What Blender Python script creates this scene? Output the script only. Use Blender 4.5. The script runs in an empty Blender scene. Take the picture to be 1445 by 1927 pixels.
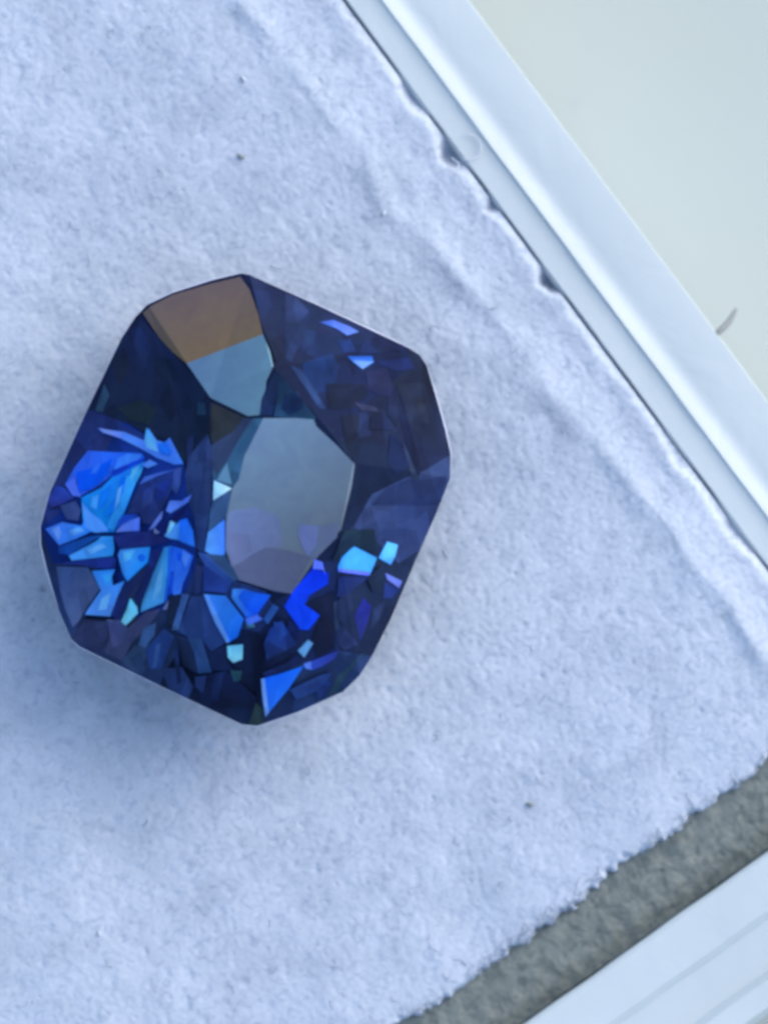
import bpy, bmesh, math, random
import numpy as np
from mathutils import Vector

random.seed(7)
rng = np.random.default_rng(11)
scene = bpy.context.scene
COL = scene.collection

# ------------------------------------------------------------------ camera, sky, sun, exposure
PX = 1e-5                    # one photo pixel on the pad's surface is 0.01 mm
CAMZ = 0.120                 # metres above the pad
CX, CY = 722.5, 963.5
cd = bpy.data.cameras.new('camera')
cam = bpy.data.objects.new('camera', cd); COL.objects.link(cam)
cam.location = (0, 0, CAMZ)
cd.sensor_fit = 'VERTICAL'; cd.sensor_height = 24.0; cd.sensor_width = 24.0
cd.lens = 24.0 * CAMZ / (1927 * PX)
cd.clip_start = 0.005; cd.clip_end = 50
cd.dof.use_dof = True
cd.dof.focus_distance = CAMZ - 0.0014
cd.dof.aperture_fstop = 42
scene.camera = cam

SUN_EL, SUN_AZ = math.radians(38), math.radians(38)      # azimuth of the light, measured from +X to +Y
w = bpy.data.worlds.new('World'); scene.world = w; w.use_nodes = True
nt = w.node_tree
bg = nt.nodes['Background']
sky = nt.nodes.new('ShaderNodeTexSky'); sky.sky_type = 'NISHITA'
sky.sun_disc = False
sky.sun_elevation = SUN_EL
sky.sun_rotation = math.radians(90) - SUN_AZ
sky.air_density = 1.0; sky.dust_density = 1.5; sky.ozone_density = 1.0
nt.links.new(sky.outputs[0], bg.inputs[0]); bg.inputs[1].default_value = 0.15
sl = bpy.data.lights.new('sun', 'SUN'); sl.energy = 0.7; sl.angle = math.radians(58); sl.color = (1.0, 0.965, 0.92)
so = bpy.data.objects.new('sun', sl); COL.objects.link(so)
sd = Vector((math.cos(SUN_EL)*math.cos(SUN_AZ), math.cos(SUN_EL)*math.sin(SUN_AZ), math.sin(SUN_EL)))
so.rotation_euler = sd.to_track_quat('Z', 'Y').to_euler()
so.location = sd * 0.3
scene.view_settings.view_transform = 'Standard'
scene.view_settings.look = 'None'
scene.view_settings.exposure = 1.15
scene.cycles.filter_width = 3.3
scene.cycles.max_bounces = 6

# ------------------------------------------------------------------ helpers
def W(x, y, z=0.0):
    """photo pixel at height z -> world point"""
    k = PX * (CAMZ - z) / CAMZ
    return ((x - CX) * k, (CY - y) * k, z)

def lin(c):
    return tuple(((v/255)/12.92 if v/255 <= 0.04045 else ((v/255+0.055)/1.055)**2.4) for v in c)

def link(name, me, parent=None, mat=None, **props):
    o = bpy.data.objects.new(name, me); COL.objects.link(o)
    if mat and me is not None and not me.materials: me.materials.append(mat)
    if parent: o.parent = parent
    for k, v in props.items(): o[k] = v
    return o

def mesh_from(name, V, F, smooth=False):
    me = bpy.data.meshes.new(name); me.from_pydata(V, [], F); me.update()
    if smooth: me.polygons.foreach_set('use_smooth', [True]*len(me.polygons))
    return me

def band_noise(h, ww, lo, hi, seed, aniso=1.0, ang=0.0):
    """band-limited noise field, wavelengths lo..hi (cells), unit std"""
    r = np.random.default_rng(seed)
    f = np.fft.rfft2(r.standard_normal((h, ww)))
    fy = np.fft.fftfreq(h)[:, None]; fx = np.fft.rfftfreq(ww)[None, :]
    ca, sa = math.cos(ang), math.sin(ang)
    u = fx*ca + fy*sa; v = (-fx*sa + fy*ca)*aniso
    k = np.sqrt(u*u + v*v) + 1e-9
    m = np.exp(-((np.log(k) - math.log(1/math.sqrt(lo*hi)))/(0.5*math.log(hi/lo)))**2)
    n = np.fft.irfft2(f*m, s=(h, ww))
    return n/n.std()

def grid_mesh(name, X, Y, Z, smooth=True):
    h, ww = Z.shape
    co = np.stack([X, Y, Z], -1).reshape(-1, 3).astype(np.float32)
    i = np.arange(h*ww).reshape(h, ww)
    q = np.stack([i[:-1, :-1], i[1:, :-1], i[1:, 1:], i[:-1, 1:]], -1).reshape(-1, 4)
    me = bpy.data.meshes.new(name)
    me.vertices.add(len(co)); me.vertices.foreach_set('co', co.ravel())
    me.loops.add(q.size); me.loops.foreach_set('vertex_index', q.ravel().astype(np.int32))
    me.polygons.add(len(q)); me.polygons.foreach_set('loop_start', np.arange(0, q.size, 4, dtype=np.int32))
    me.polygons.foreach_set('use_smooth', np.ones(len(q), dtype=bool))
    me.update(calc_edges=True); me.validate()
    return me

class NT:
    def __init__(s, name):
        s.m = bpy.data.materials.new(name); s.m.use_nodes = True
        s.t = s.m.node_tree; s.b = s.t.nodes['Principled BSDF']
    def n(s, kind, **kw):
        x = s.t.nodes.new(kind)
        for k, v in kw.items():
            if k in x.inputs: x.inputs[k].default_value = v
            else: setattr(x, k, v)
        return x
    def l(s, a, b): s.t.links.new(a, b)
    def noise(s, scale, detail=3, rough=0.55, dist=0.0):
        tc = s.n('ShaderNodeTexCoord'); x = s.n('ShaderNodeTexNoise')
        x.inputs['Scale'].default_value = scale; x.inputs['Detail'].default_value = detail
        x.inputs['Roughness'].default_value = rough; x.inputs['Distortion'].default_value = dist
        s.l(tc.outputs['Object'], x.inputs['Vector']); return x
    def ramp(s, src, stops):
        r = s.n('ShaderNodeValToRGB'); e = r.color_ramp.elements
        e[0].position, e[0].color = stops[0][0], (*stops[0][1], 1)
        e[1].position, e[1].color = stops[-1][0], (*stops[-1][1], 1)
        for p, c in stops[1:-1]:
            k = e.new(p); k.color = (*c, 1)
        s.l(src, r.inputs[0]); return r
    def bump(s, src, strength, dist):
        b = s.n('ShaderNodeBump'); b.inputs['Strength'].default_value = strength; b.inputs['Distance'].default_value = dist
        s.l(src, b.inputs['Height']); s.l(b.outputs[0], s.b.inputs['Normal']); return b

def m_pad():
    m = NT('white_foam')
    n1 = m.noise(900, 5, 0.6, 0.8)
    r = m.ramp(n1.outputs['Fac'], [(0.30, (0.39, 0.44, 0.50)), (0.52, (0.45, 0.503, 0.565)), (0.72, (0.495, 0.545, 0.61))])
    n3 = m.noise(260, 3, 0.5, 0.8)
    r3 = m.ramp(n3.outputs['Fac'], [(0.3, (0.90, 0.905, 0.93)), (0.7, (1, 1, 1))])
    mx = m.n('ShaderNodeMix', data_type='RGBA', blend_type='MULTIPLY'); mx.inputs[0].default_value = 1
    m.l(r.outputs[0], mx.inputs[6]); m.l(r3.outputs[0], mx.inputs[7]); n4 = m.noise(4200, 4, 0.62, 1.6)
    r4 = m.ramp(n4.outputs['Fac'], [(0.34, (0.76, 0.785, 0.835)), (0.47, (0.93, 0.94, 0.965)), (0.62, (1, 1, 1))])
    my = m.n('ShaderNodeMix', data_type='RGBA', blend_type='MULTIPLY'); my.inputs[0].default_value = 1
    m.l(mx.outputs[2], my.inputs[6]); m.l(r4.outputs[0], my.inputs[7]); m.l(my.outputs[2], m.b.inputs['Base Color'])
    m.b.inputs['Roughness'].default_value = 0.95
    m.b.inputs['Specular IOR Level'].default_value = 0.15
    n2 = m.noise(6000, 4, 0.65, 1.0); m.bump(n2.outputs['Fac'], 0.3, 0.00002)
    return m.m

def m_grey_foam():
    m = NT('grey_foam')
    n1 = m.noise(2600, 3, 0.6, 1.5)
    r = m.ramp(n1.outputs['Fac'], [(0.35, (0.11, 0.13, 0.12)), (0.6, (0.185, 0.21, 0.19))])
    m.l(r.outputs[0], m.b.inputs['Base Color']); m.b.inputs['Roughness'].default_value = 0.95
    n2 = m.noise(5000, 4, 0.6, 1.0); m.bump(n2.outputs['Fac'], 0.5, 0.00003)
    return m.m

def m_plastic():
    m = NT('white_plastic')
    n = m.noise(260, 4, 0.5)
    r = m.ramp(n.outputs['Fac'], [(0.35, (0.45, 0.505, 0.51)), (0.65, (0.49, 0.545, 0.55))])
    m.l(r.outputs[0], m.b.inputs['Base Color'])
    m.b.inputs['Roughness'].default_value = 0.5; m.b.inputs['Subsurface Weight'].default_value = 0.0
    n2 = m.noise(900, 5, 0.6, 0.5); m.bump(n2.outputs['Fac'], 0.35, 0.00006)
    return m.m

def m_table():
    m = NT('pale_laminate')
    n = m.noise(90, 3, 0.5)
    r = m.ramp(n.outputs['Fac'], [(0.3, (0.405, 0.44, 0.395)), (0.7, (0.43, 0.475, 0.45))])
    m.l(r.outputs[0], m.b.inputs['Base Color']); m.b.inputs['Roughness'].default_value = 0.5
    return m.m

def m_plain(name, c, rough=0.6, **kw):
    m = NT(name)
    n = m.noise(2500, 3); r = m.ramp(n.outputs['Fac'], [(0.3, tuple(v*0.85 for v in c)), (0.7, c)])
    m.l(r.outputs[0], m.b.inputs['Base Color']); m.b.inputs['Roughness'].default_value = rough
    for k, v in kw.items(): m.b.inputs[k].default_value = v
    return m.m

def m_facet(name, metallic, rough, low=0.66, cell=3200, vlow=0.62):
    """sapphire facet: its colour zoning is the 'tint' attribute of the piece"""
    m = NT(name)
    at = m.n('ShaderNodeAttribute'); at.attribute_name = 'tint'
    n = m.noise(2200, 4, 0.55, 1.2)
    vo = m.n('ShaderNodeTexVoronoi'); vo.inputs['Scale'].default_value = cell; vo.inputs['Randomness'].default_value = 1
    tv_ = m.n('ShaderNodeTexCoord'); mp = m.n('ShaderNodeMapping'); mp.inputs['Rotation'].default_value = (0, 0, 0.5); mp.inputs['Scale'].default_value = (1.0, 0.45, 1.0)
    m.l(tv_.outputs['Object'], mp.inputs[0]); m.l(mp.outputs[0], vo.inputs['Vector'])
    sp = m.n('ShaderNodeSeparateColor'); m.l(vo.outputs['Color'], sp.inputs[0])
    rv = m.ramp(sp.outputs[0], [(0.0, (vlow, vlow, vlow)), (1.0, (1, 1, 1))])
    r = m.ramp(n.outputs['Fac'], [(0.30, (low, low*0.5+0.41, low*0.3+0.66)), (0.66, (1, 1, 1))])
    mx = m.n('ShaderNodeMix', data_type='RGBA', blend_type='MULTIPLY'); mx.inputs[0].default_value = 1
    m.l(at.outputs['Color'], mx.inputs[6]); m.l(r.outputs[0], mx.inputs[7]); mv = m.n('ShaderNodeMix', data_type='RGBA', blend_type='MULTIPLY'); mv.inputs[0].default_value = 1
    m.l(mx.outputs[2], mv.inputs[6]); m.l(rv.outputs[0], mv.inputs[7]); m.l(mv.outputs[2], m.b.inputs['Base Color'])
    m.b.inputs['Metallic'].default_value = metallic
    m.b.inputs['Roughness'].default_value = rough
    m.b.inputs['IOR'].default_value = 1.77
    n2 = m.noise(500, 2, 0.5); m.bump(n2.outputs['Fac'], 0.25, 0.00006)
    return m.m

PAD, GREY, PLASTIC, TABLE = m_pad(), m_grey_foam(), m_plastic(), m_table()
FLASH = m_facet('sapphire_painted_flash', 1.0, 0.40, 0.86, 4200, 0.80)  # blue flashes, painted into the facet colour
REFLF = m_facet('sapphire_painted_reflection', 1.0, 0.36, 0.90, 900, 0.97)  # opaque; grey-blue and brown reflections are painted into its colour
DARKF = m_facet('sapphire_dark_facet', 0.9, 0.40)
GIRD = m_plain('frosted_girdle', (0.50, 0.52, 0.66), 0.35, **{'IOR': 1.77})
BODY = m_plain('sapphire_body', (0.012, 0.022, 0.075), 0.12, **{'IOR': 1.77})
LINT = m_plain('grey_lint', (0.22, 0.24, 0.24), 0.9)
LINT_PALE = m_plain('pale_lint', (0.50, 0.54, 0.60), 0.9)

# ------------------------------------------------------------------ setting: the surface under the box
Zt = -0.0085
me = mesh_from('tabletop', [(-0.6, -0.6, Zt), (0.6, -0.6, Zt), (0.6, 0.6, Zt), (-0.6, 0.6, Zt)], [(0, 1, 2, 3)])
link('tabletop', me, mat=TABLE, kind='structure', label='pale greenish white surface out of focus beyond the box')

# ------------------------------------------------------------------ box coordinates: corner C, s along right wall (up-left), t along lower wall (down-left)
C = np.array([1698.0, 1420.0])
A = np.array([-0.597, -0.802]); B = np.array([-0.815, 0.579])
def ST(s, t):
    return C[0] + s*A[0] + t*B[0], C[1] + s*A[1] + t*B[1]

BS, BT = 3300.0, 3300.0
# profiles: (outward offset px, z in m)
PR = [(-4, -0.0070), (0, -0.0006), (2, -0.00034), (5, -0.00025), (10, -0.00021), (16, -0.00021), (38, -0.00022), (50, -0.000215), (58, -0.00020), (63, -0.00015), (70, -0.000162), (84, -0.00024), (100, -0.00026), (110, -0.000252), (135, -0.00025), (180, -0.00026), (191, -0.00027), (193, -0.0006), (198, Zt + 0.0003)]
PB = [(-4, -0.0070), (-1, -0.0010), (0, -0.0003), (2, -0.00002), (5, 0.00002), (10, 0.00005), (60, -0.00001), (92, -0.00006), (100, -0.00017), (106, -0.00026), (150, -0.00031), (184, -0.00034), (192, -0.00024), (198, -0.00016), (206, -0.00014), (240, -0.00020), (252, -0.0006), (256, Zt + 0.0003)]
def wall(name, prof, kind, parent, label):
    # one straight wall, swept with mitred ends, subdivided along its length with a faint waver
    V, F = [], []
    N = 160
    for k in range(N+1):
        q = k/N
        for j, (o, z) in enumerate(prof):
            if kind == 'right':
                s = -o + (BS + 2*o)*q; t = -o
            elif kind == 'lower':
                t = -o + (BT + 2*o)*q; s = -o
            elif kind == 'left':
                s = -o + (BS + 2*o)*q; t = BT + o
            else:
                t = -o + (BT + 2*o)*q; s = BS + o
            x, y = ST(s, t)
            wv = (math.sin(q*61 + j*0.5)*0.6 + math.sin(q*143 + 1.3)*0.4) if 0 < j < len(prof)-1 else 0
            V.append(W(x + wv, y + wv*0.5, z))
            V[-1] = (V[-1][0]*CAMZ/(CAMZ-z), V[-1][1]*CAMZ/(CAMZ-z), z) if z < -0.002 else V[-1]
    M = len(prof)
    for k in range(N):
        for j in range(M-1):
            a = k*M+j; f = (a, a+1, a+M+1, a+M)
            F.append(f if kind in ('right', 'upper') else f[::-1])
    me = mesh_from(name, V, F, smooth=True); me.set_sharp_from_angle(angle=math.radians(35))
    return link(name, me, parent, PLASTIC, label=label)

box = link('gem_box', None, label='white plastic gem box with raised rim holding the foam pad', category='box')
box.location = (0, 0, 0)
wall('wall', PR, 'right', box, 'double-lipped rim along the upper right')
wall('wall', PB, 'lower', box, 'stepped rim across the lower right corner')
wall('wall', PR, 'left', box, 'rim out of view on the far side')
wall('wall', PR, 'upper', box, 'rim out of view on the far side')
fl = []
for s, t in ((-90, -90), (-90, BT+90), (BS+90, BT+90), (BS+90, -90)):
    x, y = ST(s, t); fl.append(((x-CX)*PX, (CY-y)*PX, -0.0068))
V = fl + [(a, b, -0.0074) for a, b, c in fl]
link('box_floor', mesh_from('box_floor', V, [(0, 1, 2, 3), (7, 6, 5, 4), (0, 4, 5, 1), (1, 5, 6, 2), (2, 6, 7, 3), (3, 7, 4, 0)]), box, PLASTIC)

# ------------------------------------------------------------------ white foam pad
def axis(lo, a, b, hi, d, D):
    return np.concatenate([np.arange(lo, a, D), np.arange(a, b, d), np.arange(b, hi+D, D)])
sv = axis(62, 62, 2240, 3296, 3.1, 44)
tv = axis(-3, -3, 2150, 3296, 3.1, 44)
TT, SS = np.meshgrid(tv, sv)
h, ww = SS.shape
nz_f = band_noise(h, ww, 3.2, 7, 1)
nz_m = band_noise(h, ww, 7, 22, 2, 1.3, 0.6)
nz_s = band_noise(h, ww, 22, 60, 3, 1.6, 0.2)
nz_l = band_noise(h, ww, 60, 220, 4, 1.5, 0.4)
pits = np.clip(-band_noise(h, ww, 5, 9, 5) - 2.1, 0, 1.2)
Z = nz_f*0.0000018 + nz_m*0.0000028 + nz_s*0.0000040 + nz_l*0.000014 - pits*0.00002
# worm-like skin texture
Z += -np.abs(nz_m)*0.000004
X0, Y0 = ST(SS, TT)
# bevel and its ridge along the right wall (ridge line meets the photo's (676,193) .. (1376,1185))
ridge_t = np.interp(SS, [0, 420, 1700, 3300], [100, 93, 153, 170]) + nz_l*3 + nz_s*3
d = TT - ridge_t
Z += 0.000046*np.exp(-(d/26.0)**2)*(1+0.4*nz_s)
band = np.clip(1 - TT/ridge_t, 0, 1)
Z += -0.00010*np.minimum(band*1.6, 1)
soft = np.where(TT < ridge_t, 0.5, 1.0)
Z = Z*1.0
edge_n = band_noise(h, ww, 40, 160, 6)[:, :1]*3 + band_noise(h, ww, 8, 30, 61)[:, :1]*1.5 + band_noise(h, ww, 4, 10, 7)[:, :1]*0.8
notch = sum(a*np.exp(-((SS-c)/wd)**2) for c, wd, a in ((1416, 26, 15), (1112, 22, 15), (1290, 14, 8), (720, 60, 5), (1545, 40, 7), (520, 60, 6)))
ed = TT - (5 + edge_n + notch)
Z -= (0.00011+0.000022*notch)*(1/(1+np.exp(np.clip(ed/3.0, -30, 30))))
# ragged lower edge
ed2 = SS - (127 + np.interp(TT, [0, 800, 1400], [6, -8, 0]) + band_noise(h, ww, 50, 160, 8)[:1, :]*5 + band_noise(h, ww, 12, 40, 81)[:1, :]*3 + band_noise(h, ww, 5, 14, 9)*2)
Z -= 0.0018*(1/(1+np.exp(np.clip(ed2/3.5, -30, 30))))
# hollow pressed by the stone
gx, gy = 440, 990
r = np.hypot(X0-gx, Y0-gy)
Z -= 0.0019*np.exp(-(r/200.0)**2) + 0.00016*np.exp(-(r/520.0)**2)
Xw = (X0-CX)*PX; Yw = (CY-Y0)*PX
pad = link('foam_pad', grid_mesh('foam_pad', Xw, Yw, Z), mat=PAD, label='white fuzzy foam pad filling the box under the blue gemstone', category='foam pad')

# grey foam below it, showing along the lower right edge
s2 = np.arange(-2, 262, 4.0); t2 = axis(2, 2, 1500, 3296, 4, 60)
T2, S2 = np.meshgrid(t2, s2); h2, w2 = S2.shape
a1 = band_noise(h2, w2, 4, 9, 21); a2 = band_noise(h2, w2, 9, 24, 22)
Z2 = -0.00040 + (S2-90)*1.2e-6 - 0.0012/(1+np.exp(np.clip((205-S2)/8.0, -30, 30))) - np.abs(a1)*0.000013 + a2*0.000011
x2, y2 = ST(S2, T2)
Z2 -= 0.00012*np.exp(-((S2)/26.0)**2)
gf = link('grey_foam_layer', grid_mesh('grey_foam_layer', (x2-CX)*PX, (CY-y2)*PX, Z2), mat=GREY, label='mottled grey foam backing in the gap beside the lower box rim', category='foam backing')

# loose fibres on the pad: ribbons lying in the nap
def fibre_batch(n, smin, smax, tmin, tmax, length, rad, zf, seed):
    r = np.random.default_rng(seed); V, F = [], []
    for _ in range(n):
        s = r.uniform(smin, smax); t = r.uniform(tmin, tmax); a = r.uniform(0, 2*math.pi); L = r.uniform(*length); cu = r.normal(0, 0.5)
        pts = []
        x, y = ST(s, t)
        seg = 5
        for k in range(seg+1):
            pts.append((x, y, zf(x, y) + (math.sin(math.pi*k/seg))*r.uniform(0.00001, 0.00004)))
            x += math.cos(a)*L/seg; y += math.sin(a)*L/seg; a += cu
        base = len(V)
        for k, (x, y, z) in enumerate(pts):
            q = pts[min(k+1, seg)]; p = pts[max(k-1, 0)]
            dx, dy = q[0]-p[0], q[1]-p[1]; l = math.hypot(dx, dy)+1e-6
            nx, ny = -dy/l*rad, dx/l*rad
            X, Y = (x-CX)*PX, (CY-y)*PX
            V += [(X+nx*PX, Y-ny*PX, z-rad*0.5*PX), (X, Y, z+rad*PX*0.8), (X-nx*PX, Y+ny*PX, z-rad*0.5*PX)]
        for k in range(seg):
            b = base+3*k
            F += [(b, b+1, b+4, b+3), (b+1, b+2, b+5, b+4), (b+2, b, b+3, b+5)]
    return V, F
def zpad(x, y):
    p = np.linalg.solve(np.stack([A, B], 1), np.array([x, y])-C)
    i = int(np.clip(np.searchsorted(sv, p[0]), 0, h-1)); j = int(np.clip(np.searchsorted(tv, p[1]), 0, ww-1))
    return float(Z[i, j])
V1, F1 = fibre_batch(160, 150, 2150, 20, 2100, (12, 34), 0.8, zpad, 5)
link('nap', mesh_from('nap', V1, F1, True), pad, PAD, kind='stuff')
V1, F1 = fibre_batch(260, 108, 140, 0, 1300, (14, 42), 0.9, lambda x, y: zpad(x, y)+0.00002, 6)
link('edge_fuzz', mesh_from('edge_fuzz', V1, F1, True), pad, PAD, kind='stuff')

# ------------------------------------------------------------------ the gemstone
ZG = 0.0021            # girdle height above the pad
HC = 0.00034            # crown height
outline = [(455,514),(470,517),(600,575),(700,622),(770,655),(790,668),(803,688),(822,752),(838,810),(848,855),(847,900),(820,968),(790,1035),(735,1165),(700,1235),(676,1272),(645,1302),(560,1340),(485,1366),(455,1363),(300,1290),(150,1217),(134,1202),(112,1150),(90,1075),(78,1025),(77,990),(95,925),(165,770),(230,635),(255,597),(278,573),(325,551),(400,527)]
table = [(396,748),(512,690),(602,790),(665,870),(636,1020),(545,1116),(440,1092),(386,1045),(386,900)]
tc = np.mean(np.array(table), 0)
def ray_hit(poly, c, d):
    best = 0
    for i in range(len(poly)):
        p = np.array(poly[i], float)-c; q = np.array(poly[(i+1) % len(poly)], float)-c
        e = q-p; den = d[0]*e[1]-d[1]*e[0]
        if abs(den) < 1e-9: continue
        u = (p[0]*e[1]-p[1]*e[0])/den; v = (p[0]*d[1]-p[1]*d[0])/den
        if u > 0 and -1e-6 <= v <= 1+1e-6: best = max(best, u)
    return best
OI = [31, 1, 4, 7, 10, 15, 18, 22, 26]      # girdle corner joined to each table corner
def tri_plane(a, b, c):
    M = np.array([[*a[:2], 1], [*b[:2], 1], [*c[:2], 1]], float)
    return np.linalg.solve(M, np.array([a[2], b[2], c[2]], float))
NT_ = len(table)
REG = []                               # (half-planes, plane) of the cut crown: table first
def hp(a, b, inside):                  # half-plane through a, b keeping the side of inside
    nx, ny = b[1]-a[1], a[0]-b[0]; c = nx*a[0]+ny*a[1]
    if nx*inside[0]+ny*inside[1] < c: nx, ny, c = -nx, -ny, -c
    return (nx, ny, c)
REG.append(([hp(table[i], table[(i+1) % NT_], tc) for i in range(NT_)], np.array([0, 0, ZG+HC])))
for i in range(NT_):
    T0, T1 = table[i], table[(i+1) % NT_]; O0, O1 = outline[OI[i]], outline[OI[(i+1) % NT_]]
    cen = (np.array(T0)+T1+O0+O1)/4
    t0, t1, o0, o1 = (*T0, ZG+HC), (*T1, ZG+HC), (*O0, ZG), (*O1, ZG)
    tri = (np.array(T0)+T1+O1)/3
    REG.append(([hp(T0, T1, tri), hp(T1, O1, tri), hp(T0, O1, tri)], tri_plane(t0, t1, o1)))
    tri = (np.array(T0)+O0+O1)/3
    REG.append(([hp(T0, O0, tri), hp(T0, O1, tri)], tri_plane(t0, o0, o1)))
def clip(poly, hps):
    for nx, ny, c in hps:
        out = []
        for k in range(len(poly)):
            p, q = poly[k], poly[(k+1) % len(poly)]
            dp, dq = nx*p[0]+ny*p[1]-c, nx*q[0]+ny*q[1]-c
            if dp >= 0: out.append(p)
            if (dp >= 0) != (dq >= 0):
                u = dp/(dp-dq); out.append((p[0]+(q[0]-p[0])*u, p[1]+(q[1]-p[1])*u))
        poly = out
        if len(poly) < 3: return []
    return poly
OUTHP = [hp(outline[i], outline[(i+1) % len(outline)], (462, 940)) for i in range(len(outline))]
def area2(p): return sum(p[i][0]*p[(i+1) % len(p)][1]-p[(i+1) % len(p)][0]*p[i][1] for i in range(len(p)))

gem = link('gemstone', None, label='dark blue faceted octagonal sapphire with bright blue flashes resting on the white foam pad', category='gemstone')
gem.location = W(455, 940, 0.0)
gl = Vector(gem.location)
def loc(p): return tuple(Vector(p)-gl)

def scaled(poly, k, c=(462, 940)):
    return [(c[0]+(x-c[0])*k, c[1]+(y-c[1])*k) for x, y in poly]
def off(poly, d, c=(462, 940)):
    o = []
    for x, y in poly:
        r = math.hypot(x-c[0], y-c[1]); e = d*(0.75+0.6*math.sin(x*0.031+y*0.017)) if d > 0 else d; o.append((x+(x-c[0])/r*e, y+(y-c[1])/r*e))
    return o

# girdle: a thin frosted band, its rim reflection put in as pale colour
n = len(outline)
V = [loc(W(x, y, ZG-0.00003)) for x, y in outline] + [loc(W(x, y, ZG-0.00009)) for x, y in off(outline, 2.0)] + [loc(W(x, y, ZG-0.00022)) for x, y in off(outline, 1.4)] + [loc(W(x, y, ZG-0.0003)) for x, y in off(outline, -4)]
F = []
for L in range(3):
    for i in range(n):
        j = (i+1) % n; F.append((L*n+j, L*n+i, (L+1)*n+i, (L+1)*n+j))
link('girdle', mesh_from('girdle', V, F), gem, GIRD)
# pavilion: steps down to the keel
V, F = [], []
rings = [(0.99, -0.00016), (0.80, -0.00110), (0.52, -0.00205), (0.20, -0.0029), (0.03, -0.0031)]
for k, dz in rings:
    V += [loc(W(x, y, ZG+dz)) for x, y in scaled(outline, k)]
for L in range(len(rings)-1):
    for i in range(n):
        j = (i+1) % n; F.append((L*n+j, L*n+i, (L+1)*n+i, (L+1)*n+j))
F.append(tuple(reversed(range((len(rings)-1)*n, len(rings)*n))))
link('pavilion', mesh_from('pavilion', V, F), gem, BODY)
# crown body under the facets
V = [loc(W(x, y, ZG-0.00022)) for x, y in outline] + [loc(W(x, y, ZG+HC-0.00006)) for x, y in table]
me = bpy.data.meshes.new('crown'); bm = bmesh.new()
vs = [bm.verts.new(v) for v in V]
bmesh.ops.convex_hull(bm, input=vs); bm.to_mesh(me); bm.free()
link('crown', me, gem, BODY)

CROPS = {0: (0, 0, 1), 1: (60, 490, 3.4405), 2: (450, 490, 3.4405), 3: (60, 780, 4.25), 4: (340, 720, 4.0139), 5: (60, 1000, 3.2841), 6: (440, 980, 3.3605)}
def P(crop, pts):
    ox, oy, s = CROPS[crop]
    return [(ox+u/s, oy+v/s) for u, v in pts]

# (view, outline, colour with its painted light, second colour or None, gradient direction in degrees, kind)
FAC = []
def f(crop, pts, c1, c2=None, ang=0, m='d', name='facet'):
    FAC.append((P(crop, pts), c1, c2 or c1, ang, m, name))
#FACETS
f(0, outline, (28,36,72), (30,40,80), 60)
# --- large dark crown facets first
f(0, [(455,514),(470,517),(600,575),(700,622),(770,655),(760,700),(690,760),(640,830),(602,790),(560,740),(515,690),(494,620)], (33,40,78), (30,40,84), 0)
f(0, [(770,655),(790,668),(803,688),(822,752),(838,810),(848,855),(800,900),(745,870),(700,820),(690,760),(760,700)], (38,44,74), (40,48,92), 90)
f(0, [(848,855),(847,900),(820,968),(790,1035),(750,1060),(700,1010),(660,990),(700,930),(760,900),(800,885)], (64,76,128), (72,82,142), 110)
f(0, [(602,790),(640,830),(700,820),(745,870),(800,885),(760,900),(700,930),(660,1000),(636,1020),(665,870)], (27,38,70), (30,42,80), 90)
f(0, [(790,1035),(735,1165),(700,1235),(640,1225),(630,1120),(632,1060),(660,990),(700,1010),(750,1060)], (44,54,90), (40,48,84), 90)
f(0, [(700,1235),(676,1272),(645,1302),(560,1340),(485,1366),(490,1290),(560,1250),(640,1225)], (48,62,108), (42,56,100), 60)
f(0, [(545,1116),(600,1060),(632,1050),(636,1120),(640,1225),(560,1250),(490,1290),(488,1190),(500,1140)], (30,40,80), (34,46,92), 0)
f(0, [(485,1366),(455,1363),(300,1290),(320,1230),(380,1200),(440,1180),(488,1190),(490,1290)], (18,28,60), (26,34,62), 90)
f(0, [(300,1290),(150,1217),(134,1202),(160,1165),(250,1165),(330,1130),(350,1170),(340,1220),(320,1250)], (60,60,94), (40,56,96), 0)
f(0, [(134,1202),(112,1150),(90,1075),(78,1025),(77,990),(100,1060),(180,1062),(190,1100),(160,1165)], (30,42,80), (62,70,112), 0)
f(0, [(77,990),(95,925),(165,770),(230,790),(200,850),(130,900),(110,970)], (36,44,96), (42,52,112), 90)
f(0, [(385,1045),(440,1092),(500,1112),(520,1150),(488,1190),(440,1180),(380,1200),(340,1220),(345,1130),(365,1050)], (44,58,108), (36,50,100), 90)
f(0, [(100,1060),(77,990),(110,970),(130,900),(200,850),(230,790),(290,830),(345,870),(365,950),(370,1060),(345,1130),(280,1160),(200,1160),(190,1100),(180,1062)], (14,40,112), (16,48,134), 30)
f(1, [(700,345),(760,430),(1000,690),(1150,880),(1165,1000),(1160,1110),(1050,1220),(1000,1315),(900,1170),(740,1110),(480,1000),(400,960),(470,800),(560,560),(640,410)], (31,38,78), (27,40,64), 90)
# --- upper left facet, brown and grey-blue reflections painted as its colour
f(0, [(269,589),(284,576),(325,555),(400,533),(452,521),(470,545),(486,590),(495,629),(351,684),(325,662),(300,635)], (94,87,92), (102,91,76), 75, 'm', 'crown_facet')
f(0, [(351,684),(495,629),(508,662),(514,690),(501,718),(499,745),(488,781),(467,783),(397,749)], (76,108,146), (88,126,152), 10, 'm', 'crown_facet')
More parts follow.
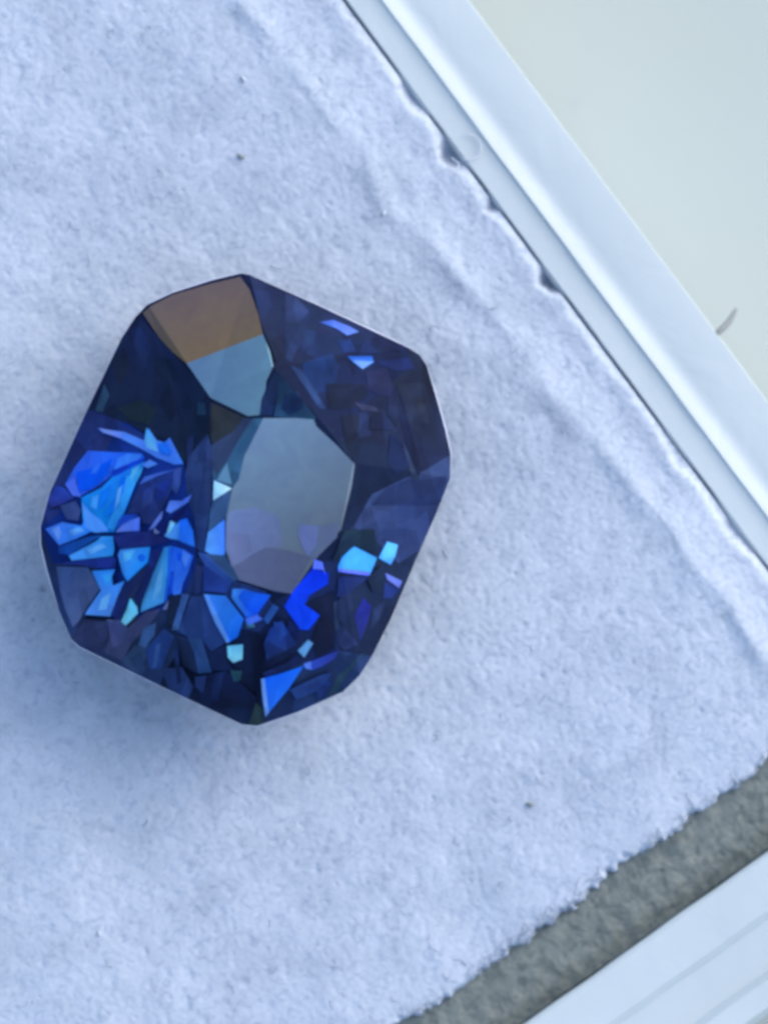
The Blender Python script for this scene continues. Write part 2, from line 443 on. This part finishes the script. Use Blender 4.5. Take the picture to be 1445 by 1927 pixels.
# --- table and its pieces, the grey-blue reflection painted on them
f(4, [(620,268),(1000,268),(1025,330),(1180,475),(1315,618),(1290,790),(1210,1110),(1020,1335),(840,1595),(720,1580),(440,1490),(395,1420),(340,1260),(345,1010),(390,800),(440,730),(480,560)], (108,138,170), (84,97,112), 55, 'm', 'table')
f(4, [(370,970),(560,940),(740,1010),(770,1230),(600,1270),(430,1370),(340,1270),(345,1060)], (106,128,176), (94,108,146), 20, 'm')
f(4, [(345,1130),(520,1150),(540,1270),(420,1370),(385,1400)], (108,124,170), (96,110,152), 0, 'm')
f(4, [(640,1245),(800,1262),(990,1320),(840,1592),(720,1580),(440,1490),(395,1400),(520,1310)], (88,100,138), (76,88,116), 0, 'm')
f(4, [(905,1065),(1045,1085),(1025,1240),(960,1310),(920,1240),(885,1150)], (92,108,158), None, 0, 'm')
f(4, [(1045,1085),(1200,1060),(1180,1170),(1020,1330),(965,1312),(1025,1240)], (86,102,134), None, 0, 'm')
f(4, [(540,270),(625,268),(480,560),(440,730),(390,800),(375,700),(350,600),(430,450)], (66,100,138), (70,108,150), 60)
f(4, [(478,262),(540,275),(430,450),(350,600),(265,700),(238,640),(238,470),(390,370)], (60,66,100), (66,76,116), 120)
f(4, [(230,150),(478,262),(400,370),(240,465),(226,400)], (62,56,66), (54,56,66), 60)
f(4, [(205,385),(60,560),(35,700),(50,880),(105,1020),(115,1250),(180,1290),(200,1110),(235,900),(240,500)], (52,62,108), (44,64,122), 90)
f(4, [(240,640),(270,700),(350,600),(390,790),(255,890),(245,740)], (66,100,138))
f(4, [(350,602),(388,770),(275,738)], (88,132,170), None, 0, 'm')
f(4, [(253,738),(388,800),(246,890)], (150,215,255), (190,235,255), 0, 'm')
f(4, [(250,890),(388,803),(345,1010),(210,1125),(225,960)], (66,90,138))
f(4, [(208,1130),(335,1028),(335,1300),(250,1310),(183,1270)], (88,160,250), (60,120,235), 0, 'm')
f(4, [(183,1290),(335,1305),(395,1400),(440,1490),(380,1500),(260,1390)], (62,84,124), (52,78,124), 0)
f(4, [(130,1280),(190,1290),(400,1500),(350,1545),(220,1440)], (66,92,170), (48,76,150), 45)
f(2, [(228,715),(300,785),(430,930),(500,1020),(490,1030),(225,1010),(245,880)], (40,64,106), (58,92,130), 60)
f(2, [(300,870),(390,850),(420,950),(330,1010),(270,960)], (36,58,104))
f(2, [(205,760),(228,715),(250,850),(215,1005),(135,1005),(145,900)], (40,54,98))
# --- upper right subtle pieces
f(2, [(300,205),(370,240),(455,330),(390,400),(300,405)], (54,64,118), (46,58,108), 90)
f(2, [(90,190),(285,205),(285,400),(285,600),(240,655),(150,430),(125,330)], (34,44,90), (38,46,80), 90)
f(2, [(380,240),(560,320),(520,440),(400,560),(300,640),(300,420),(395,405),(460,330)], (31,42,80), (36,50,96), 90)
f(2, [(520,400),(610,385),(720,430),(775,462),(700,485),(630,440)], (44,72,160), (74,104,190), 20, 'm')
f(2, [(500,490),(660,480),(690,600),(500,640),(430,600)], (34,50,100))
f(2, [(690,500),(850,520),(900,600),(700,600)], (28,46,100))
f(2, [(415,665),(600,600),(650,690),(600,850),(500,860),(410,750)], (30,56,118), (32,50,100), 45)
f(2, [(330,680),(400,705),(500,850),(560,960),(520,960),(430,830)], (50,68,122))
f(2, [(700,620),(860,620),(872,660),(800,702),(745,665)], (30,72,160), (60,110,200), 90, 'm')
f(2, [(735,648),(868,655),(800,704)], (84,126,200), None, 0, 'm')
f(2, [(890,655),(1100,630),(1135,700),(1010,715)], (42,58,130), (40,50,112), 0)
f(2, [(820,720),(960,700),(1020,880),(900,870),(835,830)], (48,50,96))
f(2, [(560,800),(810,800),(840,870),(740,960),(580,960)], (29,36,66))
f(2, [(745,918),(880,948),(905,978),(790,972)], (66,64,104))
f(2, [(1025,800),(1200,790),(1260,1000),(1290,1200),(1120,1210),(1050,1000)], (44,50,78), (42,50,90), 90)
f(2, [(1045,860),(1090,1010),(1180,1360),(1160,1400),(1080,1180),(1020,920)], (28,36,76))
f(2, [(1060,1180),(1105,1270),(1165,1425),(1120,1420)], (60,70,110))
f(2, [(860,1583),(950,1480),(1100,1420),(1200,1420),(1345,1390),(1300,1583)], (50,62,116), (56,66,120), 0)
# --- small pieces, left side
f(1, [(1075,920),(1120,920),(1128,1000),(1070,1000)], (48,74,106))
f(1, [(470,800),(505,870),(460,985),(410,975)], (48,68,92))
f(1, [(440,1000),(480,1010),(720,1130),(830,1290),(740,1240),(470,1110),(350,1190)], (40,50,104), (34,50,120), 0)
# --- bright cluster, blue flashes of light painted as facet colour
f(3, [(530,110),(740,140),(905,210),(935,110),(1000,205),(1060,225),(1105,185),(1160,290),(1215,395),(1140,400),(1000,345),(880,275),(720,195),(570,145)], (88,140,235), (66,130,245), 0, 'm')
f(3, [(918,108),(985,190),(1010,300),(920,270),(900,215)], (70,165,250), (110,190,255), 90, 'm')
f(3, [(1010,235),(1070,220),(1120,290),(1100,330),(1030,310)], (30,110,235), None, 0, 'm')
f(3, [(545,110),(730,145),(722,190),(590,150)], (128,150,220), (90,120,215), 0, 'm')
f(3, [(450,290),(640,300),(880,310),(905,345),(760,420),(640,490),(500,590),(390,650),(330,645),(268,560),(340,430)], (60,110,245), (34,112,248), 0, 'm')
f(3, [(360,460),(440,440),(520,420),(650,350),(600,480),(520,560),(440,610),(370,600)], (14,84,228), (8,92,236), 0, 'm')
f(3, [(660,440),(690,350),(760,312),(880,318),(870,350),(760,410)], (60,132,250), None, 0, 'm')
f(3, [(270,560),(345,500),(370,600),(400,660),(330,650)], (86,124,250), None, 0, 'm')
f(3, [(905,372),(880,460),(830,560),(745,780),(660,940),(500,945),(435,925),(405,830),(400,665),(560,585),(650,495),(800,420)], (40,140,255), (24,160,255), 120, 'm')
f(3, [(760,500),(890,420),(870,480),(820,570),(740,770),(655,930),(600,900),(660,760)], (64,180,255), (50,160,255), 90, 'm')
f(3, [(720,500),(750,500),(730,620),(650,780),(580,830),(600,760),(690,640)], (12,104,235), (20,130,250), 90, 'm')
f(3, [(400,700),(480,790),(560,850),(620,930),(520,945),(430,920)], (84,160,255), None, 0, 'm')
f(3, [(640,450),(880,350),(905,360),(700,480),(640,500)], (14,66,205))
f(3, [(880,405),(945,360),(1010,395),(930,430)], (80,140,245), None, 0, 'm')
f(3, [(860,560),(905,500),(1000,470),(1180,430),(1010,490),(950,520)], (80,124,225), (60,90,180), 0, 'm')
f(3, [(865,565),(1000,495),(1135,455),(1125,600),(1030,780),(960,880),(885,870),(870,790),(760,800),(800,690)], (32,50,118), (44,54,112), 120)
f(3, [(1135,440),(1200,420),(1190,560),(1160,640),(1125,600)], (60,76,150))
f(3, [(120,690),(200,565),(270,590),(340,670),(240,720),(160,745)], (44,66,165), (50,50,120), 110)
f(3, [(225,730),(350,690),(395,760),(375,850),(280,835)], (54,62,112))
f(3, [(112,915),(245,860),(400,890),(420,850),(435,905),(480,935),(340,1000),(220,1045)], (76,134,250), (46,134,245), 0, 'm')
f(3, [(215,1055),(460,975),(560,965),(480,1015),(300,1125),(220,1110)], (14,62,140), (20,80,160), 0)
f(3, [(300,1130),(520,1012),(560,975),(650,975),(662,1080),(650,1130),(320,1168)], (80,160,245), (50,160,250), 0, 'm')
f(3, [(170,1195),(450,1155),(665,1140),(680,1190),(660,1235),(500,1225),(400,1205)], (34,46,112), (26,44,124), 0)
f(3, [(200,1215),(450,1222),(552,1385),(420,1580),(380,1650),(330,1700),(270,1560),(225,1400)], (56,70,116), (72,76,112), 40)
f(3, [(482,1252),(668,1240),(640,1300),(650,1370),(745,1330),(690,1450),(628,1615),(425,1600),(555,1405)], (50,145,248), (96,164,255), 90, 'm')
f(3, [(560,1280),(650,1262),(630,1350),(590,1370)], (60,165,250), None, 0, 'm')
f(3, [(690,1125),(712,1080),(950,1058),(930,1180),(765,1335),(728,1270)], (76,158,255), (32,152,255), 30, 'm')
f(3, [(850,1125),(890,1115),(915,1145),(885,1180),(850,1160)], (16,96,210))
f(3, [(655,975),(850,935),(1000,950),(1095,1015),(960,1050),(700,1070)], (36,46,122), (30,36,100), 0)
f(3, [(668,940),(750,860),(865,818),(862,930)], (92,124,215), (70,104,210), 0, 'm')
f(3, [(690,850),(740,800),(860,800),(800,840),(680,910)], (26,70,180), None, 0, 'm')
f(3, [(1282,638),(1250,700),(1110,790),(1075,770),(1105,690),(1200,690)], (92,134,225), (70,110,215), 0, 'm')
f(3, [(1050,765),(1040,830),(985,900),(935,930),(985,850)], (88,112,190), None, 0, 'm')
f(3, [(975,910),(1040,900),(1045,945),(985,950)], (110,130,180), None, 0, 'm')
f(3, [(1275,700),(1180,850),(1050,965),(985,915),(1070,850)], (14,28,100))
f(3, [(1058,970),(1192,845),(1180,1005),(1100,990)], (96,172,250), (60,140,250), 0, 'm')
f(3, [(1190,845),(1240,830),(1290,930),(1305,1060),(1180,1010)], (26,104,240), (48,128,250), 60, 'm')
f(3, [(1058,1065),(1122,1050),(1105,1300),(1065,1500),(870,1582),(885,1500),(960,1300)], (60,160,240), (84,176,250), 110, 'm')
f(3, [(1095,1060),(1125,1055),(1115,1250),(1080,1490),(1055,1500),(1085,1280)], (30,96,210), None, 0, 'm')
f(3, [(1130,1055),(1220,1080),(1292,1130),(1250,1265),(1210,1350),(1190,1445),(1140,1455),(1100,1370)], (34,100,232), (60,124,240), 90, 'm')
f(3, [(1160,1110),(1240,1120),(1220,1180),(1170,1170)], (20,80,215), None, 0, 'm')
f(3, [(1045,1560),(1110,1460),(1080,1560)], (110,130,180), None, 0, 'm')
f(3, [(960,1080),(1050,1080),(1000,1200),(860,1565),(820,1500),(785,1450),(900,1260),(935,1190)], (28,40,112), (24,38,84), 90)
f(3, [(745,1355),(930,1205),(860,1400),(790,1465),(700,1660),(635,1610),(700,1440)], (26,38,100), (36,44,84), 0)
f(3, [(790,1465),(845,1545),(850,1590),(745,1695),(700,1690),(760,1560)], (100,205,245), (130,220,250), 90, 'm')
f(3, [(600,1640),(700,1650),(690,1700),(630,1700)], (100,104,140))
# --- lower pieces
f(5, [(250,655),(330,550),(480,558),(470,660),(430,745)], (44,46,78), (52,52,88), 90)
f(5, [(480,600),(600,590),(700,500),(800,475),(740,560),(620,690),(560,800),(440,745),(475,660)], (64,60,98), (58,58,88), 90)
f(5, [(560,800),(640,700),(730,700),(680,860),(640,890)], (46,58,86))
f(5, [(690,600),(770,560),(760,640),(700,720),(660,700)], (58,80,126))
f(5, [(700,730),(820,600),(880,650),(800,850),(730,850)], (34,54,108))
f(5, [(930,385),(975,390),(905,610),(865,610)], (70,94,150))
f(5, [(850,400),(925,385),(860,600),(830,580),(840,470)], (28,36,62))
f(5, [(985,400),(1055,395),(1200,690),(1110,740),(960,650),(905,620)], (46,60,112), (40,60,112), 90)
f(5, [(900,640),(960,655),(1010,760),(1030,880),(930,830)], (30,40,74))
f(5, [(960,655),(1050,665),(1115,870),(1030,880),(1005,750)], (50,74,124))
f(5, [(1050,665),(1110,740),(1210,700),(1210,800),(1250,860),(1120,860)], (24,34,72))
f(5, [(800,850),(930,840),(1000,960),(960,1050),(860,1010)], (38,52,96))
f(5, [(1000,900),(1200,860),(1385,1020),(1380,1090),(1080,1090)], (18,28,66), (20,28,58), 90)
f(5, [(1225,860),(1300,860),(1290,920),(1250,930)], (38,66,80))
f(5, [(1060,388),(1200,398),(1310,540),(1275,650),(1212,690),(1130,560)], (66,146,250), (24,112,236), 60, 'm')
f(5, [(1065,390),(1090,390),(1225,680),(1205,690),(1130,560)], (96,150,235), None, 0, 'm')
f(5, [(1240,355),(1310,355),(1445,400),(1390,530),(1335,545),(1235,410)], (70,145,245), (22,90,222), 30, 'm')
f(5, [(1208,708),(1305,698),(1302,790),(1245,812),(1213,780)], (110,205,245), (150,230,255), 90, 'm')
f(5, [(1415,640),(1430,700),(1405,1070),(1385,1050),(1400,800)], (14,20,50))
f(5, [(1340,1200),(1385,1055),(1425,1090),(1435,1190),(1400,1200)], (50,62,66))
f(5, [(1320,560),(1360,550),(1380,590),(1330,595)], (84,126,150))
# --- lower right pieces
f(6, [(500,300),(600,330),(595,400),(480,470),(448,530),(545,598),(475,690),(420,690),(318,540),(385,430)], (14,46,196), (22,72,228), 110, 'm')
f(6, [(510,242),(560,262),(580,345),(565,310),(498,302)], (84,112,235), None, 0, 'm')
f(6, [(60,440),(235,470),(150,590),(95,570),(30,480)], (30,100,232), (16,72,205), 90, 'm')
f(6, [(70,620),(150,592),(185,622),(95,662)], (64,100,205), None, 0, 'm')
f(6, [(188,620),(250,525),(285,550),(215,655)], (50,88,160))
f(6, [(660,285),(690,225),(760,162),(905,235),(860,345),(660,318)], (60,150,250), (70,170,255), 0, 'm')
f(6, [(660,300),(862,325),(855,348),(662,322)], (86,106,232), None, 0, 'm')
f(6, [(970,132),(1038,152),(1022,220),(992,278),(915,235)], (90,182,250), (70,150,245), 90, 'm')
f(6, [(700,60),(890,55),(905,210),(770,158),(690,215),(620,260)], (42,62,84), (36,52,84), 90)
f(6, [(958,330),(1065,382),(1045,425),(970,372)], (98,116,205), None, 0, 'm')
f(6, [(955,385),(1045,435),(1000,490),(945,490)], (46,58,128))
f(6, [(665,352),(865,352),(760,430),(690,490),(650,480)], (42,58,134), (42,52,104), 60)
f(6, [(820,488),(868,540),(850,630),(800,765),(763,600)], (46,48,158), (54,60,140), 90)
f(6, [(560,480),(632,440),(640,800),(530,860),(490,760),(555,600),(470,520)], (30,34,66))
f(6, [(655,500),(665,680),(640,700),(632,520)], (58,68,104))
f(6, [(230,680),(300,630),(400,780),(330,820),(210,880),(190,780)], (28,56,134), (40,54,110), 90)
f(6, [(405,822),(470,752),(502,775),(445,865)], (90,144,192), None, 0, 'm')
f(6, [(172,1000),(300,965),(442,918),(350,1060),(240,1190),(205,1235),(182,1110)], (22,100,236), (44,120,240), 60, 'm')
f(6, [(172,1000),(195,995),(222,1215),(200,1240),(182,1110)], (104,146,220), None, 0, 'm')
f(6, [(440,905),(492,888),(498,945),(455,935)], (82,118,215), None, 0, 'm')
f(6, [(492,888),(665,818),(640,870),(560,920),(498,945)], (48,74,180), (44,58,140), 0, 'm')
f(6, [(350,1070),(540,980),(620,960),(560,1060),(400,1130)], (44,64,124))
f(6, [(600,1110),(660,980),(830,825),(700,990),(650,1090)], (54,78,100))
f(6, [(840,360),(940,280),(960,340),(950,420),(880,450)], (40,50,80))
f(5, [(470,560),(540,545),(600,600),(560,690),(500,720)], (72,66,106), (58,60,96), 0)
f(5, [(610,780),(680,740),(700,860),(660,900)], (38,52,84))
f(5, [(770,700),(800,690),(770,840),(745,850)], (54,76,124))
f(5, [(880,740),(905,730),(925,930),(900,950)], (24,36,76))
f(5, [(1010,900),(1080,890),(1060,1000),(1010,960)], (36,50,96))
f(5, [(1130,880),(1190,870),(1150,1050),(1110,1040)], (26,40,84))
f(5, [(860,250),(880,240),(870,380),(845,400)], (16,70,190))
f(5, [(1010,200),(1060,220),(1040,380),(1010,390)], (56,66,124), (42,52,104), 90)
f(5, [(1060,200),(1230,330),(1200,380),(1060,370)], (36,56,130), (46,66,140), 0)
f(6, [(660,500),(740,450),(760,560),(700,660),(655,620)], (50,56,96), (40,48,86), 90)
f(6, [(700,680),(790,780),(700,820),(660,780)], (46,52,96))
f(6, [(880,560),(960,500),(920,620),(860,700)], (50,58,100))
f(6, [(330,900),(400,850),(430,900),(340,940),(190,985),(185,960)], (30,40,88))
f(6, [(250,640),(310,640),(330,720),(280,760)], (38,66,140))
f(6, [(350,620),(420,695),(400,760),(340,680)], (24,38,96))
f(6, [(520,1080),(600,1000),(620,1040),(540,1130)], (38,52,110))
f(2, [(960,480),(1060,540),(1040,600),(900,560),(860,500)], (32,42,92), (26,36,80), 0)
f(2, [(640,520),(720,510),(760,590),(680,600)], (34,58,128))
f(2, [(420,440),(500,460),(480,560),(400,600)], (38,54,104))
f(2, [(330,520),(380,560),(340,660),(300,640)], (46,60,110))
f(2, [(1010,820),(1060,960),(1020,1080),(960,1000),(960,900)], (38,44,84), (30,38,74), 90)
f(2, [(860,1000),(960,1010),(1000,1100),(840,1090)], (34,42,84))
f(2, [(660,1010),(780,1000),(770,1140),(690,1180)], (34,40,70), (28,36,66), 90)
f(2, [(1130,880),(1200,900),(1230,1060),(1150,1040)], (50,52,74), (46,54,90), 90)
f(2, [(980,1120),(1060,1190),(1100,1330),(1010,1390),(960,1300)], (24,36,80), (34,46,96), 90)
f(2, [(1050,1450),(1140,1430),(1100,1560),(980,1583)], (60,70,124), (50,62,112), 90)
f(1, [(640,440),(700,430),(780,560),(740,700),(680,640)], (38,48,96), (28,40,76), 90)
f(1, [(800,620),(900,640),(960,760),(880,800),(800,720)], (24,36,66), (30,42,70), 90)
f(1, [(520,640),(600,560),(640,700),(560,820)], (30,36,66), (36,40,60), 90)
f(1, [(560,960),(700,900),(820,960),(760,1060),(640,1030)], (30,40,56), (38,48,56), 90)
f(1, [(1000,1160),(1060,1120),(1040,1240),(1005,1290)], (36,46,92))
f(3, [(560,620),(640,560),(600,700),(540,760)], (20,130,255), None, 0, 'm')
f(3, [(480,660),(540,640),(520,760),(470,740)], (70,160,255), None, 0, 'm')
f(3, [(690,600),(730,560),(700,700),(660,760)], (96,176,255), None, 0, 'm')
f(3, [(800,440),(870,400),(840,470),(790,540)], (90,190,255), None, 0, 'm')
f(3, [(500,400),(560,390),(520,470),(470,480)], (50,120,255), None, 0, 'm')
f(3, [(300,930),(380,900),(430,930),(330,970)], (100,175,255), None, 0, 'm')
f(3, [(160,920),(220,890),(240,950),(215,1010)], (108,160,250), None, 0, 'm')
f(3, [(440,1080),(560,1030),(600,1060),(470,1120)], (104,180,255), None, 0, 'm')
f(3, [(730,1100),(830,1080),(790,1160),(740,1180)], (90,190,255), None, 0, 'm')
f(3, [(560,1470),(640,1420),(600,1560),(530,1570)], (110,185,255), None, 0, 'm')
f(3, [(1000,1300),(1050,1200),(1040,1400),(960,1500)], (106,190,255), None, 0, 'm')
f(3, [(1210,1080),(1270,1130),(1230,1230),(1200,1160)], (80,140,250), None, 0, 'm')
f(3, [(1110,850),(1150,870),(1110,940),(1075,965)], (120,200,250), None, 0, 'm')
f(3, [(900,600),(990,560),(960,700),(880,760)], (48,62,140), (60,70,130), 90)
f(3, [(1010,560),(1110,520),(1080,640),(1000,700)], (34,52,140))
f(3, [(760,1440),(880,1330),(830,1450),(780,1480)], (38,44,84))
#ENDFACETS

def in_poly(px, py, poly):
    c = np.zeros(px.shape, bool); n = len(poly); j = n-1
    for i in range(n):
        xi, yi = poly[i]; xj, yj = poly[j]
        if yi != yj:
            c ^= ((yi > py) != (yj > py)) & (px < (xj-xi)*(py-yi)/(yj-yi)+xi)
        j = i
    return c
GS = 3.0
gx_ = np.arange(60, 870, GS); gy_ = np.arange(500, 1380, GS)
GX, GY = np.meshgrid(gx_, gy_)
TOP = np.full(GX.shape, -1.0)
TOP = np.zeros(GX.shape)              # height of the cut facets above the crown plane
TILT = math.tan(math.radians(3.0))*PX
EM0 = np.array((0.62, 0.73, 0.98))    # sky brightness divided out of the painted facet light
LIFT = 0.000004
for k, (poly, c1, c2, ang, m, name) in enumerate(FAC):
    mask = in_poly(GX, GY, poly)
    mask = mask | np.roll(mask, 1, 0) | np.roll(mask, -1, 0) | np.roll(mask, 1, 1) | np.roll(mask, -1, 1)
    poly = clip(poly, OUTHP)
    up = TOP[mask].max()+LIFT
    glint = m == 'm' and max(c1[2], c2[2]) > 225 and abs(area2(poly)) < 9000
    tx, ty = (-0.79*TILT, 0.61*TILT) if glint else (0.0, 0.0)     # a bright facet leans towards the light
    tmin = min(tx*x+ty*y for x, y in poly)
    TOP[mask] = np.maximum(TOP[mask], up + tx*GX[mask]+ty*GY[mask]-tmin)
    ca, sa = math.cos(math.radians(ang)), math.sin(math.radians(ang))
    pr = [x*ca+y*sa for x, y in poly]; lo, span = min(pr), max(pr)-min(pr)+1e-6
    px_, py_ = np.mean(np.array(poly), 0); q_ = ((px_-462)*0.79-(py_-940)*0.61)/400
    EM = EM0*((0.84 if max(c1[2], c2[2]) < 190 else 0.70*math.exp(0.18*q_)) if m == 'm' else 1.02*math.exp(0.55*q_))  # painted colour goes darker on the sun side to even the crown
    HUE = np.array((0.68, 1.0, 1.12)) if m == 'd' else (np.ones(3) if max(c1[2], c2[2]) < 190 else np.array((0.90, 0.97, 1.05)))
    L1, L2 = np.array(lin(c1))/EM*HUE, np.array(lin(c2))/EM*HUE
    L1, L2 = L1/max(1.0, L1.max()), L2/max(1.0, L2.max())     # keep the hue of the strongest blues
    V, F, cols = [], [], []
    refl = m == 'm' and max(c1[2], c2[2]) < 190
    if area2(poly) > 0: poly = poly[::-1]
    for hps, pl in REG:
        sub = clip(poly, hps)
        if len(sub) < 3 or abs(area2(sub)) < 2: continue
        b = len(V); nn = len(sub)
        for dz in (up, up-LIFT*1.5):
            for x, y in sub:
                z = max(pl[0]*x+pl[1]*y+pl[2], ZG-0.0004) + dz + ((tx*x+ty*y-tmin) if dz == up else 0)
                V.append(loc(W(x, y, z)))
                u = (x*ca+y*sa-lo)/span
                hz = math.sin(x*0.91+y*0.57+k*1.7)*43758.5; hz -= math.floor(hz)
                vf = (0.95+0.08*hz) if refl else ((0.84+0.22*hz) if m == 'm' else (0.72+0.40*hz))
                cols += [*np.clip((L1*(1-u)+L2*u)*vf, 0, 1), 1.0]
        cr = [(sub[(i+1) % nn][0]-sub[i][0])*(sub[(i+2) % nn][1]-sub[(i+1) % nn][1])-(sub[(i+1) % nn][1]-sub[i][1])*(sub[(i+2) % nn][0]-sub[(i+1) % nn][0]) for i in range(nn)]
        if max(cr) <= 1e-6 and not refl and nn > 3:      # the colour runs deeper or paler towards the middle of a facet
            x, y = np.mean(np.array(sub), 0); u = (x*ca+y*sa-lo)/span
            z = max(pl[0]*x+pl[1]*y+pl[2], ZG-0.0004) + up + (tx*x+ty*y-tmin)
            mid = len(V); V.append(loc(W(x, y, z))); cols += [*np.clip((L1*(1-u)+L2*u)*(1.12 if m == 'm' else rng.uniform(0.7, 1.25)), 0, 1), 1.0]
            F += [(b+i, b+(i+1) % nn, mid) for i in range(nn)]
        else:
            F.append(tuple(range(b, b+nn)))
        for i in range(nn):
            j = (i+1) % nn; F.append((b+j, b+i, b+nn+i, b+nn+j))
    me = mesh_from(name, V, F)
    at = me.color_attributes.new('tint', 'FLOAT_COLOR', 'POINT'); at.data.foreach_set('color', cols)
    link(name, me, gem, (REFLF if (m == 'm' and max(c1[2], c2[2]) < 190) else FLASH) if m == 'm' else DARKF)

# ------------------------------------------------------------------ lint
def tube(name, pts, rad, mat, label, cat, group=None):
    me = bpy.data.meshes.new(name); V, F = [], []; N = len(pts); K = 6
    P3 = [Vector(p) for p in pts]; o = P3[0].copy()
    for i, p in enumerate(P3):
        d = (P3[min(i+1, N-1)]-P3[max(i-1, 0)]).normalized(); u = d.orthogonal().normalized(); v = d.cross(u)
        u = Vector((0, 0, 1)).cross(d).normalized(); v = d.cross(u)
        r = rad*(0.45+0.55*math.sin(math.pi*(i+0.6)/(N+0.2)))
        for k in range(K):
            a = 2*math.pi*k/K; V.append(tuple(p-o+u*math.cos(a)*r+v*math.sin(a)*r))
    for i in range(N-1):
        for k in range(K):
            F.append((i*K+k, i*K+(k+1) % K, (i+1)*K+(k+1) % K, (i+1)*K+k))
    F.append(tuple(range(K))[::-1]); F.append(tuple((N-1)*K+k for k in range(K)))
    me.from_pydata(V, [], F); me.update(); me.polygons.foreach_set('use_smooth', [True]*len(F))
    ob = link(name, me, None, mat, label=label, category=cat); ob.location = o
    if group: ob['group'] = group
    return ob
def curve(pts, n=16):
    out = []
    p = np.array(pts, float)
    for q in np.linspace(0, len(p)-1, n):
        i = min(int(q), len(p)-2); u = q-i
        p0, p1, p2, p3 = p[max(i-1, 0)], p[i], p[i+1], p[min(i+2, len(p)-1)]
        out.append(0.5*((2*p1)+(-p0+p2)*u+(2*p0-5*p1+4*p2-p3)*u*u+(-p0+3*p1-3*p2+p3)*u**3))
    return out
def lint(name, pts, z, rad, mat, label, n=16):
    c = curve([(x, y, zz) for (x, y), zz in zip(pts, z)], n)
    return tube(name, [W(a, b, zz) for a, b, zz in c], rad*PX, mat, label, 'lint')
lint('lint_strand', [(1340, 634), (1352, 624), (1370, 606), (1384, 582)], [-0.0006, -0.0005, -0.0008, -0.0012], 6, LINT, 'short grey strand of lint sticking out past the outer rim of the box')
lint('lint_loop', [(868, 300), (895, 296), (905, 278), (896, 258), (876, 252)], [0.0000, -0.00012, -0.00012, -0.00014, -0.00012], 1.6, LINT_PALE, 'fine curled fibre looping over the rim beside the foam notch')
lint('lint_fibre', [(820, 330), (838, 318), (858, 320), (862, 308), (848, 296)], [0.00005, 0.0001, 0.0001, 0.00005, 0], 1.5, LINT_PALE, 'fine curled fibre lying on the foam edge below the rim notch')
for (x, y, r, lab) in ((459, 148, 6, 'small grey fleck high on the foam above the gemstone'), (455, 294, 7, 'darker grey fleck on the foam close above the top corner of the gemstone'), (722, 402, 5, 'grey fleck on the foam close to the crease along its upper right edge'), (998, 1513, 7, 'round dark fleck on the foam near the grey backing'), (187, 1757, 5, 'tiny dark fleck low on the foam below the gemstone'), (1014, 215, 8, 'dark fleck lodged on the outer edge of the upper rim'), (1086, 184, 4, 'faint grey fleck on the pale surface beyond the rim')):
    z = zpad(x, y) + 0.00002 if x < 1010 else (-0.0004 if x < 1050 else Zt + 0.0001)
    k = random.uniform(0, 3)
    lint('lint_fleck', [(x-math.cos(k)*r, y-math.sin(k)*r), (x, y+1.5), (x+math.cos(k)*r*0.8, y+math.sin(k)*r*0.8)], [z, z+0.00003, z], r*0.55, LINT if r > 6.5 else LINT_PALE, lab, 7)
